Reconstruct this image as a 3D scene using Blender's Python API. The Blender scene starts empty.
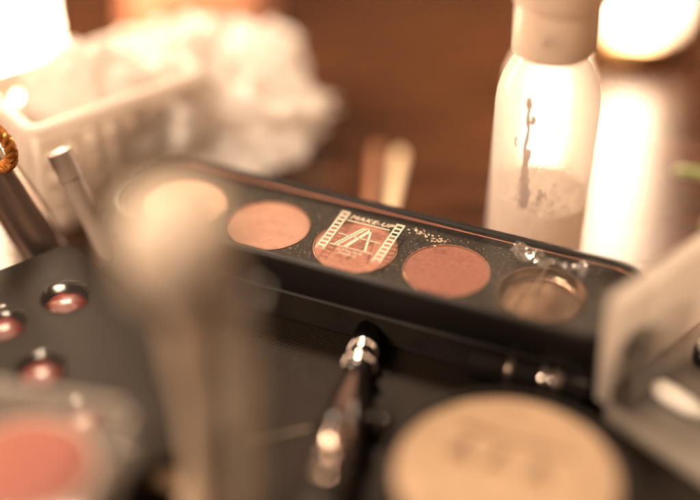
import bpy, bmesh, math, random
from mathutils import Vector, Matrix, noise

random.seed(7)
S = bpy.context.scene
COL = S.collection
PI = math.pi
rad = math.radians

# ------------------------------------------------------------------ camera
PITCH = rad(36.0)
FOCUS = 0.402
FPX = 70.0 / 36.0 * 700.0
FW = Vector((0, math.cos(PITCH), -math.sin(PITCH)))
UP = Vector((0, math.sin(PITCH), math.cos(PITCH)))
CAM = Vector((0, 0, 0.029)) - FW * FOCUS
cam = bpy.data.cameras.new('camera')
cam_o = bpy.data.objects.new('camera', cam)
COL.objects.link(cam_o)
cam_o.location = CAM
cam_o.rotation_euler = (PI / 2 - PITCH, 0, 0)
cam.lens = 70
cam.sensor_width = 36
cam.clip_start = 0.01
cam.clip_end = 50
cam.dof.use_dof = True
cam.dof.focus_distance = FOCUS + 0.006
cam.dof.aperture_fstop = 1.45
cam.dof.aperture_blades = 0
S.camera = cam_o

# ------------------------------------------------------------------ world and added area lights
W = bpy.data.worlds.new('World')
S.world = W
W.use_nodes = True
W.node_tree.nodes['Background'].inputs[0].default_value = (1.0, 0.62, 0.40, 1)
W.node_tree.nodes['Background'].inputs[1].default_value = 0.17


def area(name, loc, target, size, power, color):
    l = bpy.data.lights.new(name, 'AREA')
    l.size = size
    l.energy = power
    l.color = color
    o = bpy.data.objects.new(name, l)
    COL.objects.link(o)
    o.location = loc
    d = Vector(target) - Vector(loc)
    o.rotation_euler = d.to_track_quat('-Z', 'Y').to_euler()
    return o


area('key_area_light', (-0.62, -0.42, 0.66), (0, 0, 0), 0.30, 11.0, (1.0, 0.75, 0.55))  # unseen key light, added at front left to brighten the faces towards the camera
area('back_area_light', (-0.25, 0.62, 1.25), (0.0, 0.08, 0), 0.28, 24.0, (1.0, 0.72, 0.50))  # unseen light added high at the back to brighten tissue and bottle
S.view_settings.view_transform = 'Standard'
S.view_settings.look = 'None'
S.view_settings.exposure = 0.2
S.view_settings.gamma = 1
S.cycles.max_bounces = 10
S.cycles.transparent_max_bounces = 24
S.cycles.caustics_reflective = False
S.cycles.caustics_refractive = False
S.cycles.sample_clamp_indirect = 4.0


def at(px, py, z):
    """the point of height z seen at pixel (px, py) of the 700 x 500 photograph"""
    d = FW + Vector((1, 0, 0)) * ((px - 350) / FPX) + UP * ((250 - py) / FPX)
    return CAM + d * ((z - CAM.z) / d.z)


# ------------------------------------------------------------------ materials
def new_mat(name):
    m = bpy.data.materials.new(name)
    m.use_nodes = True
    nt = m.node_tree
    return m, nt, nt.nodes['Principled BSDF'], nt.nodes['Material Output']


def N(nt, typ, **kw):
    n = nt.nodes.new(typ)
    for k, v in kw.items():
        if k in n.inputs.keys():
            n.inputs[k].default_value = v
        else:
            setattr(n, k, v)
    return n


def mat(name, col, rough=0.5, metal=0.0, col2=None, scale=200.0, bump=0.0, bscale=None, coat=0.0,
        spec=0.5, transl=0.0, detail=4.0, stretch=None, lo=0.35, hi=0.65, sheen=0.0, roughvar=0.0):
    m, nt, p, out = new_mat(name)
    p.inputs['Base Color'].default_value = (*col, 1)
    p.inputs['Roughness'].default_value = rough
    p.inputs['Metallic'].default_value = metal
    p.inputs['Specular IOR Level'].default_value = spec
    p.inputs['Coat Weight'].default_value = coat
    p.inputs['Coat Roughness'].default_value = 0.08
    p.inputs['Sheen Weight'].default_value = sheen
    tc = N(nt, 'ShaderNodeTexCoord')
    mp = N(nt, 'ShaderNodeMapping')
    if stretch:
        mp.inputs['Scale'].default_value = stretch
    nt.links.new(tc.outputs['Object'], mp.inputs['Vector'])
    nz = N(nt, 'ShaderNodeTexNoise', Scale=scale, Detail=detail)
    nt.links.new(mp.outputs[0], nz.inputs['Vector'])
    if col2:
        r = N(nt, 'ShaderNodeValToRGB')
        r.color_ramp.elements[0].position = lo
        r.color_ramp.elements[1].position = hi
        r.color_ramp.elements[0].color = (*col, 1)
        r.color_ramp.elements[1].color = (*col2, 1)
        nt.links.new(nz.outputs[0], r.inputs[0])
        nt.links.new(r.outputs[0], p.inputs['Base Color'])
    if roughvar:
        mr = N(nt, 'ShaderNodeMapRange')
        mr.inputs['To Min'].default_value = max(0.02, rough - roughvar)
        mr.inputs['To Max'].default_value = rough + roughvar
        nt.links.new(nz.outputs[0], mr.inputs['Value'])
        nt.links.new(mr.outputs[0], p.inputs['Roughness'])
    if bump:
        n2 = N(nt, 'ShaderNodeTexNoise', Scale=bscale or scale, Detail=5.0)
        nt.links.new(mp.outputs[0], n2.inputs['Vector'])
        b = N(nt, 'ShaderNodeBump', Strength=bump, Distance=0.0005)
        nt.links.new(n2.outputs[0], b.inputs['Height'])
        nt.links.new(b.outputs[0], p.inputs['Normal'])
    if transl:
        t = N(nt, 'ShaderNodeBsdfTranslucent')
        t.inputs['Color'].default_value = (*(col2 or col), 1)
        mx = N(nt, 'ShaderNodeMixShader', Fac=transl)
        nt.links.new(p.outputs[0], mx.inputs[1])
        nt.links.new(t.outputs[0], mx.inputs[2])
        nt.links.new(mx.outputs[0], out.inputs['Surface'])
    return m


def clear(name, tint=(0.97, 0.96, 0.94), haze=0.05, hazecol=(0.9, 0.85, 0.8), rough=0.04, ior=1.45, lines=0.0, scratches=0.0, bump=0.0):
    """clear plastic: see-through, a mirror sheen that grows towards the edges, a little milky haze"""
    m, nt, p, out = new_mat(name)
    nt.nodes.remove(p)
    tr = N(nt, 'ShaderNodeBsdfTransparent')
    tr.inputs[0].default_value = (*tint, 1)
    gl = N(nt, 'ShaderNodeBsdfGlossy', Roughness=rough)
    fr = N(nt, 'ShaderNodeFresnel', IOR=ior)
    geo = N(nt, 'ShaderNodeNewGeometry')
    mi_ = N(nt, 'ShaderNodeMapRange')       # the same sheen seen from either side of the thin wall
    mi_.inputs['To Min'].default_value = ior
    mi_.inputs['To Max'].default_value = 1.0 / ior
    nt.links.new(geo.outputs['Backfacing'], mi_.inputs['Value'])
    nt.links.new(mi_.outputs[0], fr.inputs['IOR'])
    m1 = N(nt, 'ShaderNodeMixShader')
    nt.links.new(fr.outputs[0], m1.inputs[0])
    nt.links.new(tr.outputs[0], m1.inputs[1])
    nt.links.new(gl.outputs[0], m1.inputs[2])
    df = N(nt, 'ShaderNodeBsdfDiffuse')
    df.inputs[0].default_value = (*hazecol, 1)
    tl = N(nt, 'ShaderNodeBsdfTranslucent')
    tl.inputs[0].default_value = (*hazecol, 1)
    m2 = N(nt, 'ShaderNodeMixShader', Fac=0.5)
    nt.links.new(df.outputs[0], m2.inputs[1])
    nt.links.new(tl.outputs[0], m2.inputs[2])
    m3 = N(nt, 'ShaderNodeMixShader', Fac=haze)
    nt.links.new(m1.outputs[0], m3.inputs[1])
    nt.links.new(m2.outputs[0], m3.inputs[2])
    nt.links.new(m3.outputs[0], out.inputs['Surface'])
    tc = N(nt, 'ShaderNodeTexCoord')
    if lines:
        w = N(nt, 'ShaderNodeTexWave', Scale=260.0, Distortion=1.5, Detail=2.0)
        w.bands_direction = 'Z'
        nt.links.new(tc.outputs['Object'], w.inputs['Vector'])
        mr = N(nt, 'ShaderNodeMapRange')
        mr.inputs['To Min'].default_value = haze - lines
        mr.inputs['To Max'].default_value = haze + lines
        nt.links.new(w.outputs['Fac'], mr.inputs['Value'])
        nt.links.new(mr.outputs[0], m3.inputs[0])
    if scratches:
        nz = N(nt, 'ShaderNodeTexNoise', Scale=900.0, Detail=3.0)
        nt.links.new(tc.outputs['Object'], nz.inputs['Vector'])
        mr = N(nt, 'ShaderNodeMapRange')
        mr.inputs['From Min'].default_value = 0.66
        mr.inputs['From Max'].default_value = 0.74
        mr.inputs['To Min'].default_value = haze
        mr.inputs['To Max'].default_value = haze + scratches
        nt.links.new(nz.outputs[0], mr.inputs['Value'])
        nt.links.new(mr.outputs[0], m3.inputs[0])
    if bump:
        nz = N(nt, 'ShaderNodeTexNoise', Scale=90.0, Detail=3.0)
        nt.links.new(tc.outputs['Object'], nz.inputs['Vector'])
        b = N(nt, 'ShaderNodeBump', Strength=bump, Distance=0.002)
        nt.links.new(nz.outputs[0], b.inputs['Height'])
        nt.links.new(b.outputs[0], gl.inputs['Normal'])
    return m


def glow(name, col, strength):
    m, nt, p, out = new_mat(name)
    p.inputs['Base Color'].default_value = (*col, 1)
    p.inputs['Emission Color'].default_value = (*col, 1)
    p.inputs['Emission Strength'].default_value = strength
    return m


def wood_mat():
    m, nt, p, out = new_mat('polished brown wood')
    tc = N(nt, 'ShaderNodeTexCoord')
    mp = N(nt, 'ShaderNodeMapping')
    mp.inputs['Scale'].default_value = (2.0, 18.0, 18.0)
    mp.inputs['Rotation'].default_value = (0, 0, rad(-6))
    nt.links.new(tc.outputs['Object'], mp.inputs[0])
    n1 = N(nt, 'ShaderNodeTexNoise', Scale=7.0, Detail=8.0, Distortion=0.6)
    nt.links.new(mp.outputs[0], n1.inputs['Vector'])
    r = N(nt, 'ShaderNodeValToRGB')
    r.color_ramp.elements[0].position = 0.3
    r.color_ramp.elements[1].position = 0.72
    r.color_ramp.elements[0].color = (0.020, 0.007, 0.003, 1)
    r.color_ramp.elements[1].color = (0.078, 0.028, 0.010, 1)
    nt.links.new(n1.outputs[0], r.inputs[0])
    nt.links.new(r.outputs[0], p.inputs['Base Color'])
    mr = N(nt, 'ShaderNodeMapRange')
    mr.inputs['To Min'].default_value = 0.15
    mr.inputs['To Max'].default_value = 0.30
    nt.links.new(n1.outputs[0], mr.inputs['Value'])
    nt.links.new(mr.outputs[0], p.inputs['Roughness'])
    b = N(nt, 'ShaderNodeBump', Strength=0.25, Distance=0.0006)
    nt.links.new(n1.outputs[0], b.inputs['Height'])
    nt.links.new(b.outputs[0], p.inputs['Normal'])
    return m


def ribbed_black():
    m, nt, p, out = new_mat('ribbed black plastic')
    p.inputs['Base Color'].default_value = (0.016, 0.013, 0.011, 1)
    p.inputs['Specular IOR Level'].default_value = 0.10
    tc = N(nt, 'ShaderNodeTexCoord')
    w = N(nt, 'ShaderNodeTexWave', Scale=330.0, Distortion=1.6, Detail=2.0)
    w.bands_direction = 'Y'
    nt.links.new(tc.outputs['Object'], w.inputs['Vector'])
    b = N(nt, 'ShaderNodeBump', Strength=0.6, Distance=0.0003)
    nt.links.new(w.outputs['Fac'], b.inputs['Height'])
    nt.links.new(b.outputs[0], p.inputs['Normal'])
    nz = N(nt, 'ShaderNodeTexNoise', Scale=60.0, Detail=6.0)
    nt.links.new(tc.outputs['Object'], nz.inputs['Vector'])
    mr = N(nt, 'ShaderNodeMapRange')
    mr.inputs['To Min'].default_value = 0.28
    mr.inputs['To Max'].default_value = 0.5
    nt.links.new(nz.outputs[0], mr.inputs['Value'])
    nt.links.new(mr.outputs[0], p.inputs['Roughness'])
    r = N(nt, 'ShaderNodeValToRGB')
    r.color_ramp.elements[0].position = 0.1
    r.color_ramp.elements[1].position = 0.9
    r.color_ramp.elements[0].color = (0.007, 0.006, 0.005, 1)
    r.color_ramp.elements[1].color = (0.028, 0.019, 0.014, 1)
    nt.links.new(w.outputs['Fac'], r.inputs[0])
    nt.links.new(r.outputs[0], p.inputs['Base Color'])
    return m


def dusty_black():
    """black moulded plastic with powder specks lying on it"""
    m, nt, p, out = new_mat('black plastic dusted with powder')
    p.inputs['Roughness'].default_value = 0.5
    p.inputs['Specular IOR Level'].default_value = 0.25
    tc = N(nt, 'ShaderNodeTexCoord')
    v = N(nt, 'ShaderNodeTexNoise', Scale=1500.0, Detail=2.0)
    nt.links.new(tc.outputs['Object'], v.inputs['Vector'])
    r = N(nt, 'ShaderNodeValToRGB')
    r.color_ramp.elements[0].position = 0.60
    r.color_ramp.elements[1].position = 0.80
    r.color_ramp.elements[0].color = (0.009, 0.008, 0.007, 1)
    r.color_ramp.elements[1].color = (0.34, 0.23, 0.16, 1)
    nt.links.new(v.outputs[0], r.inputs[0])
    nt.links.new(r.outputs[0], p.inputs['Base Color'])
    return m


M = dict(
    wood=wood_mat(),
    ribbed=ribbed_black(),
    dusty=dusty_black(),
    black=mat('satin black plastic', (0.012, 0.010, 0.009), 0.40, spec=0.14, roughvar=0.1, scale=120, bump=0.08, bscale=700),
    gloss=mat('gloss black lacquer', (0.012, 0.010, 0.009), 0.12, roughvar=0.06, scale=60),
    matte=mat('dull black plastic', (0.012, 0.010, 0.009), 0.55, spec=0.15, col2=(0.020, 0.016, 0.013), scale=90, bump=0.2, bscale=900),
    powder1=mat('pale peach powder', (0.56, 0.38, 0.30), 0.85, col2=(0.64, 0.46, 0.37), scale=330, bump=0.6, bscale=1300, sheen=0.3),
    powder2=mat('light coral powder', (0.38, 0.195, 0.147), 0.8, col2=(0.46, 0.25, 0.19), scale=330, bump=0.6, bscale=1300, sheen=0.3),
    powder3=mat('terracotta powder', (0.36, 0.148, 0.105), 0.8, col2=(0.44, 0.20, 0.14), scale=330, bump=0.6, bscale=1300, sheen=0.3),
    powder4=mat('brick rose powder', (0.235, 0.080, 0.056), 0.75, col2=(0.30, 0.11, 0.077), scale=700, bump=0.5, bscale=2500, sheen=0.2),
    panrim=mat('brushed pan metal', (0.75, 0.50, 0.36), 0.3, metal=1.0, roughvar=0.1, scale=300),
    empty=mat('empty pan metal', (0.50, 0.37, 0.29), 0.20, metal=0.95, col2=(0.16, 0.11, 0.085), scale=110, bump=0.6, bscale=150, stretch=(1.6, 0.35, 1), roughvar=0.14),
    copper=mat('copper edge reflection', (0.38, 0.15, 0.10), 0.35, metal=0.7),
    print=mat('cream screen print', (0.66, 0.55, 0.43), 0.6),
    smudge=mat('dried powder smudge', (0.60, 0.46, 0.34), 0.9),
    window=clear('clear window plastic', haze=0.012, scratches=0.10, rough=0.05, bump=0.05, ior=1.25),
    edgeplastic=clear('thick clear plastic edge', haze=0.35, rough=0.1),
    domeplastic=clear('thin clear plastic', haze=0.02, rough=0.12, ior=1.3),
    hazy=clear('milky clear plastic', haze=0.10, rough=0.08, hazecol=(0.9, 0.82, 0.74)),
    lidplastic=clear('frosted lined plastic', haze=0.46, lines=0.14, rough=0.10, hazecol=(0.93, 0.84, 0.75)),
    bottle=clear('bottle plastic', tint=(1, 0.97, 0.93), haze=0.50, rough=0.06, hazecol=(0.99, 0.96, 0.93)),
    liquid=clear('milky liquid', haze=0.75, rough=0.1, hazecol=(0.93, 0.80, 0.70)),
    foam=mat('foam bubbles', (0.50, 0.36, 0.27), 0.2, transl=0.3),
    cap=mat('milky cap plastic', (0.80, 0.66, 0.54), 0.3, transl=0.35, bump=0.1, bscale=200),
    residue=mat('brown dried residue', (0.36, 0.19, 0.12), 0.6),
    chrome=mat('polished steel', (0.86, 0.76, 0.68), 0.13, metal=1.0, roughvar=0.08, scale=150, bump=0.05, bscale=400),
    pinkmetal=mat('rose coloured steel', (0.80, 0.56, 0.48), 0.25, metal=1.0, roughvar=0.1, scale=200),
    greige=mat('grey beige plastic', (0.34, 0.26, 0.21), 0.4, roughvar=0.1, scale=80),
    gunmetal=mat('dark steel', (0.30, 0.23, 0.19), 0.25, metal=0.9, roughvar=0.1, scale=80),
    tan=mat('tan pressed powder', (0.33, 0.225, 0.135), 0.75, col2=(0.41, 0.285, 0.18), scale=140, bump=0.4, bscale=500),
    tandark=mat('darker tan relief', (0.13, 0.07, 0.04), 0.8),
    coral=mat('bright coral powder', (0.27, 0.050, 0.030), 0.7, col2=(0.34, 0.085, 0.050), scale=120, bump=0.3, bscale=400),
    lipbase=mat('charcoal moulded plastic', (0.019, 0.015, 0.012), 0.6, spec=0.10, bump=0.15, bscale=900),
    red=mat('glossy red lip colour', (0.17, 0.022, 0.014), 0.45, spec=0.3, col2=(0.06, 0.012, 0.009), scale=120, bump=0.12, bscale=160, coat=0.0),
    white=mat('white plastic', (0.88, 0.82, 0.76), 0.4, bump=0.05, transl=0.5),
    tissue=mat('white tissue paper', (0.92, 0.88, 0.84), 0.9, transl=0.5, bump=0.25, bscale=120),
    cotton=mat('cotton wool', (0.93, 0.88, 0.80), 0.95, bump=0.8, bscale=600, sheen=0.5),
    green=mat('pale green plastic', (0.42, 0.50, 0.22), 0.4),
    bristle=mat('cream brush hair', (0.96, 0.84, 0.70), 0.7, transl=0.12, col2=(0.97, 0.88, 0.76), scale=100),
    blackhair=mat('black brush hair', (0.014, 0.011, 0.010), 0.4),
    whitehair=mat('pale fan hair', (0.72, 0.58, 0.44), 0.6),
    beige=mat('beige lacquered handle', (0.62, 0.47, 0.34), 0.35, col2=(0.68, 0.53, 0.40), scale=50),
    brownpen=mat('brown painted wood', (0.34, 0.15, 0.075), 0.4, bump=0.1),
    creampen=mat('cream painted wood', (0.80, 0.62, 0.40), 0.4, bump=0.1),
    tubebrown=clear('smoky brown plastic', tint=(0.88, 0.84, 0.79), haze=0.20, hazecol=(0.62, 0.53, 0.45), rough=0.1),
    terracotta=mat('terracotta coloured pouch', (0.30, 0.11, 0.055), 0.6, col2=(0.36, 0.15, 0.08), scale=40, bump=0.4, bscale=90),
    amber=mat('amber gloss', (0.70, 0.27, 0.06), 0.18, metal=0.6, bump=0.2, bscale=300),
    bulb=glow('glowing frosted glass', (1.0, 0.76, 0.55), 62.0),
    bulb_left=glow('glowing frosted glass of the left lamp', (1.0, 0.76, 0.54), 120.0),
    sleeve=clear('hazy glow shell glass', haze=0.45, hazecol=(0.97, 0.86, 0.74), rough=0.15),
    bottle_backlight=glow('added bottle backlight glass', (1.0, 0.80, 0.62), 14.0),
    brass=mat('brass lamp foot', (0.60, 0.36, 0.16), 0.3, metal=1.0, roughvar=0.1, scale=60),
)


# ------------------------------------------------------------------ mesh helpers
def obj(name, bm, m, parent=None, smooth=True, loc=None, rotz=0.0, rot=None):
    me = bpy.data.meshes.new(name)
    bmesh.ops.recalc_face_normals(bm, faces=bm.faces[:])
    bm.to_mesh(me)
    bm.free()
    if smooth:
        me.polygons.foreach_set('use_smooth', [True] * len(me.polygons))
        try:
            me.set_sharp_from_angle(angle=rad(38))
        except Exception:
            pass
    ms = m if isinstance(m, (list, tuple)) else [m]
    for k in ms:
        me.materials.append(k)
    o = bpy.data.objects.new(name, me)
    COL.objects.link(o)
    if parent:
        o.parent = parent
    if loc is not None:
        o.location = loc
    if rot is not None:
        o.rotation_euler = rot
    elif rotz:
        o.rotation_euler = (0, 0, rotz)
    return o


def tag(o, label, cat, group=None, kind=None):
    if label:
        o['label'] = label
    if cat:
        o['category'] = cat
    if group:
        o['group'] = group
    if kind:
        o['kind'] = kind
    return o


def thing(name, label, cat, loc=(0, 0, 0), rot=(0, 0, 0), group=None):
    o = bpy.data.objects.new(name, None)
    o.empty_display_size = 0.01
    COL.objects.link(o)
    o.location = loc
    o.rotation_euler = rot
    return tag(o, label, cat, group)


def rr(w, h, r, seg=10):
    r = max(1e-5, min(r, w / 2 - 1e-6, h / 2 - 1e-6))
    pts = []
    for cx, cy, a0 in ((w / 2 - r, h / 2 - r, 0), (-w / 2 + r, h / 2 - r, 90), (-w / 2 + r, -h / 2 + r, 180), (w / 2 - r, -h / 2 + r, 270)):
        for k in range(seg + 1):
            a = rad(a0 + 90 * k / seg)
            pts.append((cx + r * math.cos(a), cy + r * math.sin(a)))
    return pts


def loft_rr(bm, w, h, r, layers, cap0=True, cap1=True, seg=10, off=(0, 0), mi=0):
    """stack of rounded rectangles: layers of (inset, z)"""
    rings = []
    for ins, z in layers:
        pts = rr(w - 2 * ins, h - 2 * ins, max(r - ins, 0.0002), seg)
        rings.append([bm.verts.new((x + off[0], y + off[1], z)) for x, y in pts])
    n = len(rings[0])
    fs = []
    for a, b in zip(rings, rings[1:]):
        for i in range(n):
            fs.append(bm.faces.new((a[i], a[(i + 1) % n], b[(i + 1) % n], b[i])))
    if cap0:
        fs.append(bm.faces.new(rings[0][::-1]))
    if cap1:
        fs.append(bm.faces.new(rings[-1]))
    for f in fs:
        f.material_index = mi
    return rings


def lathe(bm, prof, seg=48, off=(0, 0, 0), wob=None, mi=0):
    rings = []
    for r, z in prof:
        if r < 1e-7:
            rings.append([bm.verts.new((off[0], off[1], off[2] + z))])
        else:
            rings.append([bm.verts.new((off[0] + r * math.cos(2 * PI * k / seg), off[1] + r * math.sin(2 * PI * k / seg), off[2] + z)) for k in range(seg)])
    for a, b in zip(rings, rings[1:]):
        for k in range(seg):
            k2 = (k + 1) % seg
            if len(a) == 1 and len(b) == 1:
                continue
            if len(a) == 1:
                f = bm.faces.new((a[0], b[k2], b[k]))
            elif len(b) == 1:
                f = bm.faces.new((a[k], a[k2], b[0]))
            else:
                f = bm.faces.new((a[k], a[k2], b[k2], b[k]))
            f.material_index = mi
    return rings


def tube(bm, pts, radii, seg=10, caps=True):
    pts = [Vector(p) for p in pts]
    if not hasattr(radii, '__len__'):
        radii = [radii] * len(pts)
    rings = []
    prev = None
    for i, p in enumerate(pts):
        t = (pts[min(i + 1, len(pts) - 1)] - pts[max(i - 1, 0)]).normalized()
        if prev is None:
            a = t.orthogonal().normalized()
        else:
            a = (prev - t * prev.dot(t)).normalized()
        prev = a
        b = t.cross(a)
        rings.append([bm.verts.new(p + (a * math.cos(2 * PI * k / seg) + b * math.sin(2 * PI * k / seg)) * radii[i]) for k in range(seg)])
    for a, b in zip(rings, rings[1:]):
        for k in range(seg):
            bm.faces.new((a[k], a[(k + 1) % seg], b[(k + 1) % seg], b[k]))
    if caps:
        bm.faces.new(rings[0][::-1])
        bm.faces.new(rings[-1])
    return rings


def box(bm, x0, x1, y0, y1, z0, z1, bev=0.0):
    vs = [bm.verts.new((x, y, z)) for z in (z0, z1) for x, y in ((x0, y0), (x1, y0), (x1, y1), (x0, y1))]
    fs = [bm.faces.new([vs[i] for i in q]) for q in ((3, 2, 1, 0), (4, 5, 6, 7), (0, 1, 5, 4), (1, 2, 6, 5), (2, 3, 7, 6), (3, 0, 4, 7))]
    if bev:
        es = list({e for f in fs for e in f.edges})
        bmesh.ops.bevel(bm, geom=es, offset=bev, segments=3, affect='EDGES', profile=0.5)


def quad(bm, pts, z):
    bm.faces.new([bm.verts.new((x, y, z)) for x, y in pts])


def slab_poly(bm, pts, z0, z1):
    a = [bm.verts.new((x, y, z0)) for x, y in pts]
    b = [bm.verts.new((x, y, z1)) for x, y in pts]
    n = len(pts)
    bm.faces.new(a[::-1])
    bm.faces.new(b)
    for i in range(n):
        bm.faces.new((a[i], a[(i + 1) % n], b[(i + 1) % n], b[i]))


def stroke(bm, x0, y0, x1, y1, w, z0=0.0, z1=0.00006):
    d = Vector((x1 - x0, y1 - y0)).normalized()
    n = Vector((-d.y, d.x)) * w / 2
    slab_poly(bm, [(x0 - n.x, y0 - n.y), (x1 - n.x, y1 - n.y), (x1 + n.x, y1 + n.y), (x0 + n.x, y0 + n.y)], z0, z1)


def text_bm(bm, body, size, x, y, z, shear=0.0, offset=0.0, space=1.0, width=None, depth=0.00005):
    cu = bpy.data.curves.new('lettering', 'FONT')
    cu.body = body
    cu.size = size
    cu.shear = shear
    cu.offset = offset
    cu.extrude = depth / 2
    cu.space_character = space
    cu.align_x = 'CENTER'
    o = bpy.data.objects.new('lettering', cu)
    COL.objects.link(o)
    dg = bpy.context.evaluated_depsgraph_get()
    me = bpy.data.meshes.new_from_object(o.evaluated_get(dg))
    xs = [v.co.x for v in me.vertices]
    k = 1.0
    if width:
        k = width / (max(xs) - min(xs))
    for v in me.vertices:
        v.co = Vector((v.co.x * k + x, v.co.y + y, v.co.z + z))
    bm.from_mesh(me)
    bpy.data.objects.remove(o)
    bpy.data.curves.remove(cu)
    bpy.data.meshes.remove(me)


ROT = rad(-23.2)
CR, SR = math.cos(ROT), math.sin(ROT)


def uv(u, v, z=0.0):
    """palette axes (u along it, v across it, away from the camera) to world"""
    return Vector((0.0013 + u * CR - v * SR, 0.0049 + u * SR + v * CR, z))


# ------------------------------------------------------------------ the setting
bm = bmesh.new()
bmesh.ops.create_grid(bm, x_segments=2, y_segments=2, size=2.5)
tag(obj('table', bm, M['wood'], smooth=False), 'polished brown wooden table top reflecting the lamps', 'table', kind='structure')

# big black ribbed case lying on the table, everything in front stands on it
CT = 0.0045
bm = bmesh.new()
loft_rr(bm, 0.474, 0.30, 0.010, [(0.0006, 0.0003), (0, 0.0010), (0, 0.0037), (0.0004, 0.0043), (0.0012, CT)])
tag(obj('makeup_case', bm, M['ribbed'], loc=uv(0.153, -0.1335), rotz=ROT),
    'large flat black case with fine ribs lying under the palettes, jar and brush', 'makeup case')

# ------------------------------------------------------------------ palettes
PL, PW = 0.1685, 0.0393
VP = 0.0008
UC = 0.0045
bm = bmesh.new()
loft_rr(bm, PL - 0.007, PW - 0.007, 0.011,
        [(0.0008, CT + 0.0003), (0, CT + 0.0010), (0, 0.0148), (0.0010, 0.0158)], seg=16)
tag(obj('closed_palette', bm, M['matte'], loc=uv(0.0045, 0.0012), rotz=ROT),
    'plain closed black palette stacked directly underneath the open blush palette', 'palette')

ZB, ZT = 0.0162, 0.0292
PITCHU = 0.0290
pal = thing('blush_palette', 'long black palette with four blush pans, one empty pan and a film strip emblem', 'palette', uv(0, 0), (0, 0, ROT))
VC = 0.00255
bm = bmesh.new()
rings = loft_rr(bm, PL, PW, 0.0150,
                [(0.0030, ZB), (0.0012, ZB + 0.0008), (0.0006, ZB + 0.0026), (0.0002, 0.0222),
                 (0, ZT - 0.0012), (0.0004, ZT - 0.0004), (0.0010, ZT), (0.0022, ZT), (0.0027, ZT - 0.0004), (0.0029, ZT - 0.0010),
                 (0.0033, ZT - 0.0034)], cap1=False, seg=18, off=(UC, VC))
obj('base', bm, M['black'], pal)
# deck with five round wells
ZD = ZT - 0.0034
bm = bmesh.new()
outer = [bm.verts.new((x + UC, y + VC, ZD)) for x, y in rr(PL - 0.0064, PW - 0.0064, 0.0119, 18)]
edges = [bm.edges.new((outer[i], outer[(i + 1) % len(outer)])) for i in range(len(outer))]
wells = []
RP = 0.0131
for k in range(5):
    cx = (k - 2) * PITCHU
    ring = [bm.verts.new((cx + RP * math.cos(2 * PI * i / 64), VP + RP * math.sin(2 * PI * i / 64), ZD)) for i in range(64)]
    edges += [bm.edges.new((ring[i], ring[(i + 1) % 64])) for i in range(64)]
    wells.append(ring)
bmesh.ops.triangle_fill(bm, edges=edges, use_beauty=True)
for f in list(bm.faces):
    if any(all((v.co.x - (k - 2) * PITCHU) ** 2 + (v.co.y - VP) ** 2 < (RP * 1.01) ** 2 for v in f.verts) for k in range(5)):
        bm.faces.remove(f)
for ring in wells:
    low = [bm.verts.new((v.co.x, v.co.y, ZD - 0.0035)) for v in ring]
    for i in range(64):
        bm.faces.new((ring[i], ring[(i + 1) % 64], low[(i + 1) % 64], low[i]))
obj('deck', bm, M['dusty'], pal, smooth=False)
# reflection on the inner wall, put in as a thin copper coloured line
bm = bmesh.new()
pts = [(x + UC, y + VC, ZT - 0.0016) for x, y in rr(PL - 0.0064, PW - 0.0064, 0.0119, 18)]
pts.append(pts[0])
tube(bm, pts, 0.00013, seg=6, caps=False)
obj('edge_reflection', bm, M['copper'], pal)

pan_info = [('pale peach powder pan', 'powder1'), ('light coral powder pan', 'powder2'), ('terracotta powder pan under the emblem', 'powder3'),
            ('brick rose powder pan', 'powder4'), ('empty metal pan without powder', None)]
for k, (lab, pm) in enumerate(pan_info):
    bm = bmesh.new()
    R = 0.01290
    if pm:
        lathe(bm, [(0, ZD - 0.0030), (R, ZD - 0.0030), (R, ZD + 0.00010), (R - 0.00012, ZD + 0.00022), (R - 0.00034, ZD + 0.00022), (R - 0.00044, ZD - 0.0008)], seg=72)
    else:
        lathe(bm, [(0, ZD - 0.0030), (R, ZD - 0.0030), (R, ZD + 0.00010), (R - 0.00015, ZD + 0.0003), (R - 0.0005, ZD + 0.0003), (R - 0.0007, ZD - 0.0001),
                   (R - 0.0009, ZD - 0.0017), (R - 0.0016, ZD - 0.0024), (R - 0.0028, ZD - 0.0026), (R - 0.0060, ZD - 0.00245), (0, ZD - 0.0025)], seg=72)
    p = obj('pan', bm, M['panrim'] if pm else M['empty'], pal, loc=((k - 2) * PITCHU, VP, 0))
    p['label'] = lab
    if pm:
        bm = bmesh.new()
        Rp = R - 0.0004
        rg = [(0, ZD - 0.00035), (Rp * 0.3, ZD - 0.00036), (Rp * 0.6, ZD - 0.00034), (Rp * 0.86, ZD - 0.00026), (Rp * 0.965, ZD - 0.00010), (Rp, ZD - 0.0002), (Rp, ZD - 0.0009)]
        lathe(bm, rg, seg=72)
        for v in bm.verts:
            v.co.z += 0.00012 * noise.noise(Vector((v.co.x * 240, v.co.y * 240, k)))
        obj('powder', bm, M[pm], p)
# clear window
bm = bmesh.new()
loft_rr(bm, PL - 0.0058, PW - 0.0058, 0.0121, [(0, ZT - 0.0011), (0, ZT - 0.0006)], seg=18, off=(UC, VC))
win = obj('window', bm, M['window'], pal)
# emblem printed on the window
zl = ZT - 0.00055
bm = bmesh.new()
A = 0.00118


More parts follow.
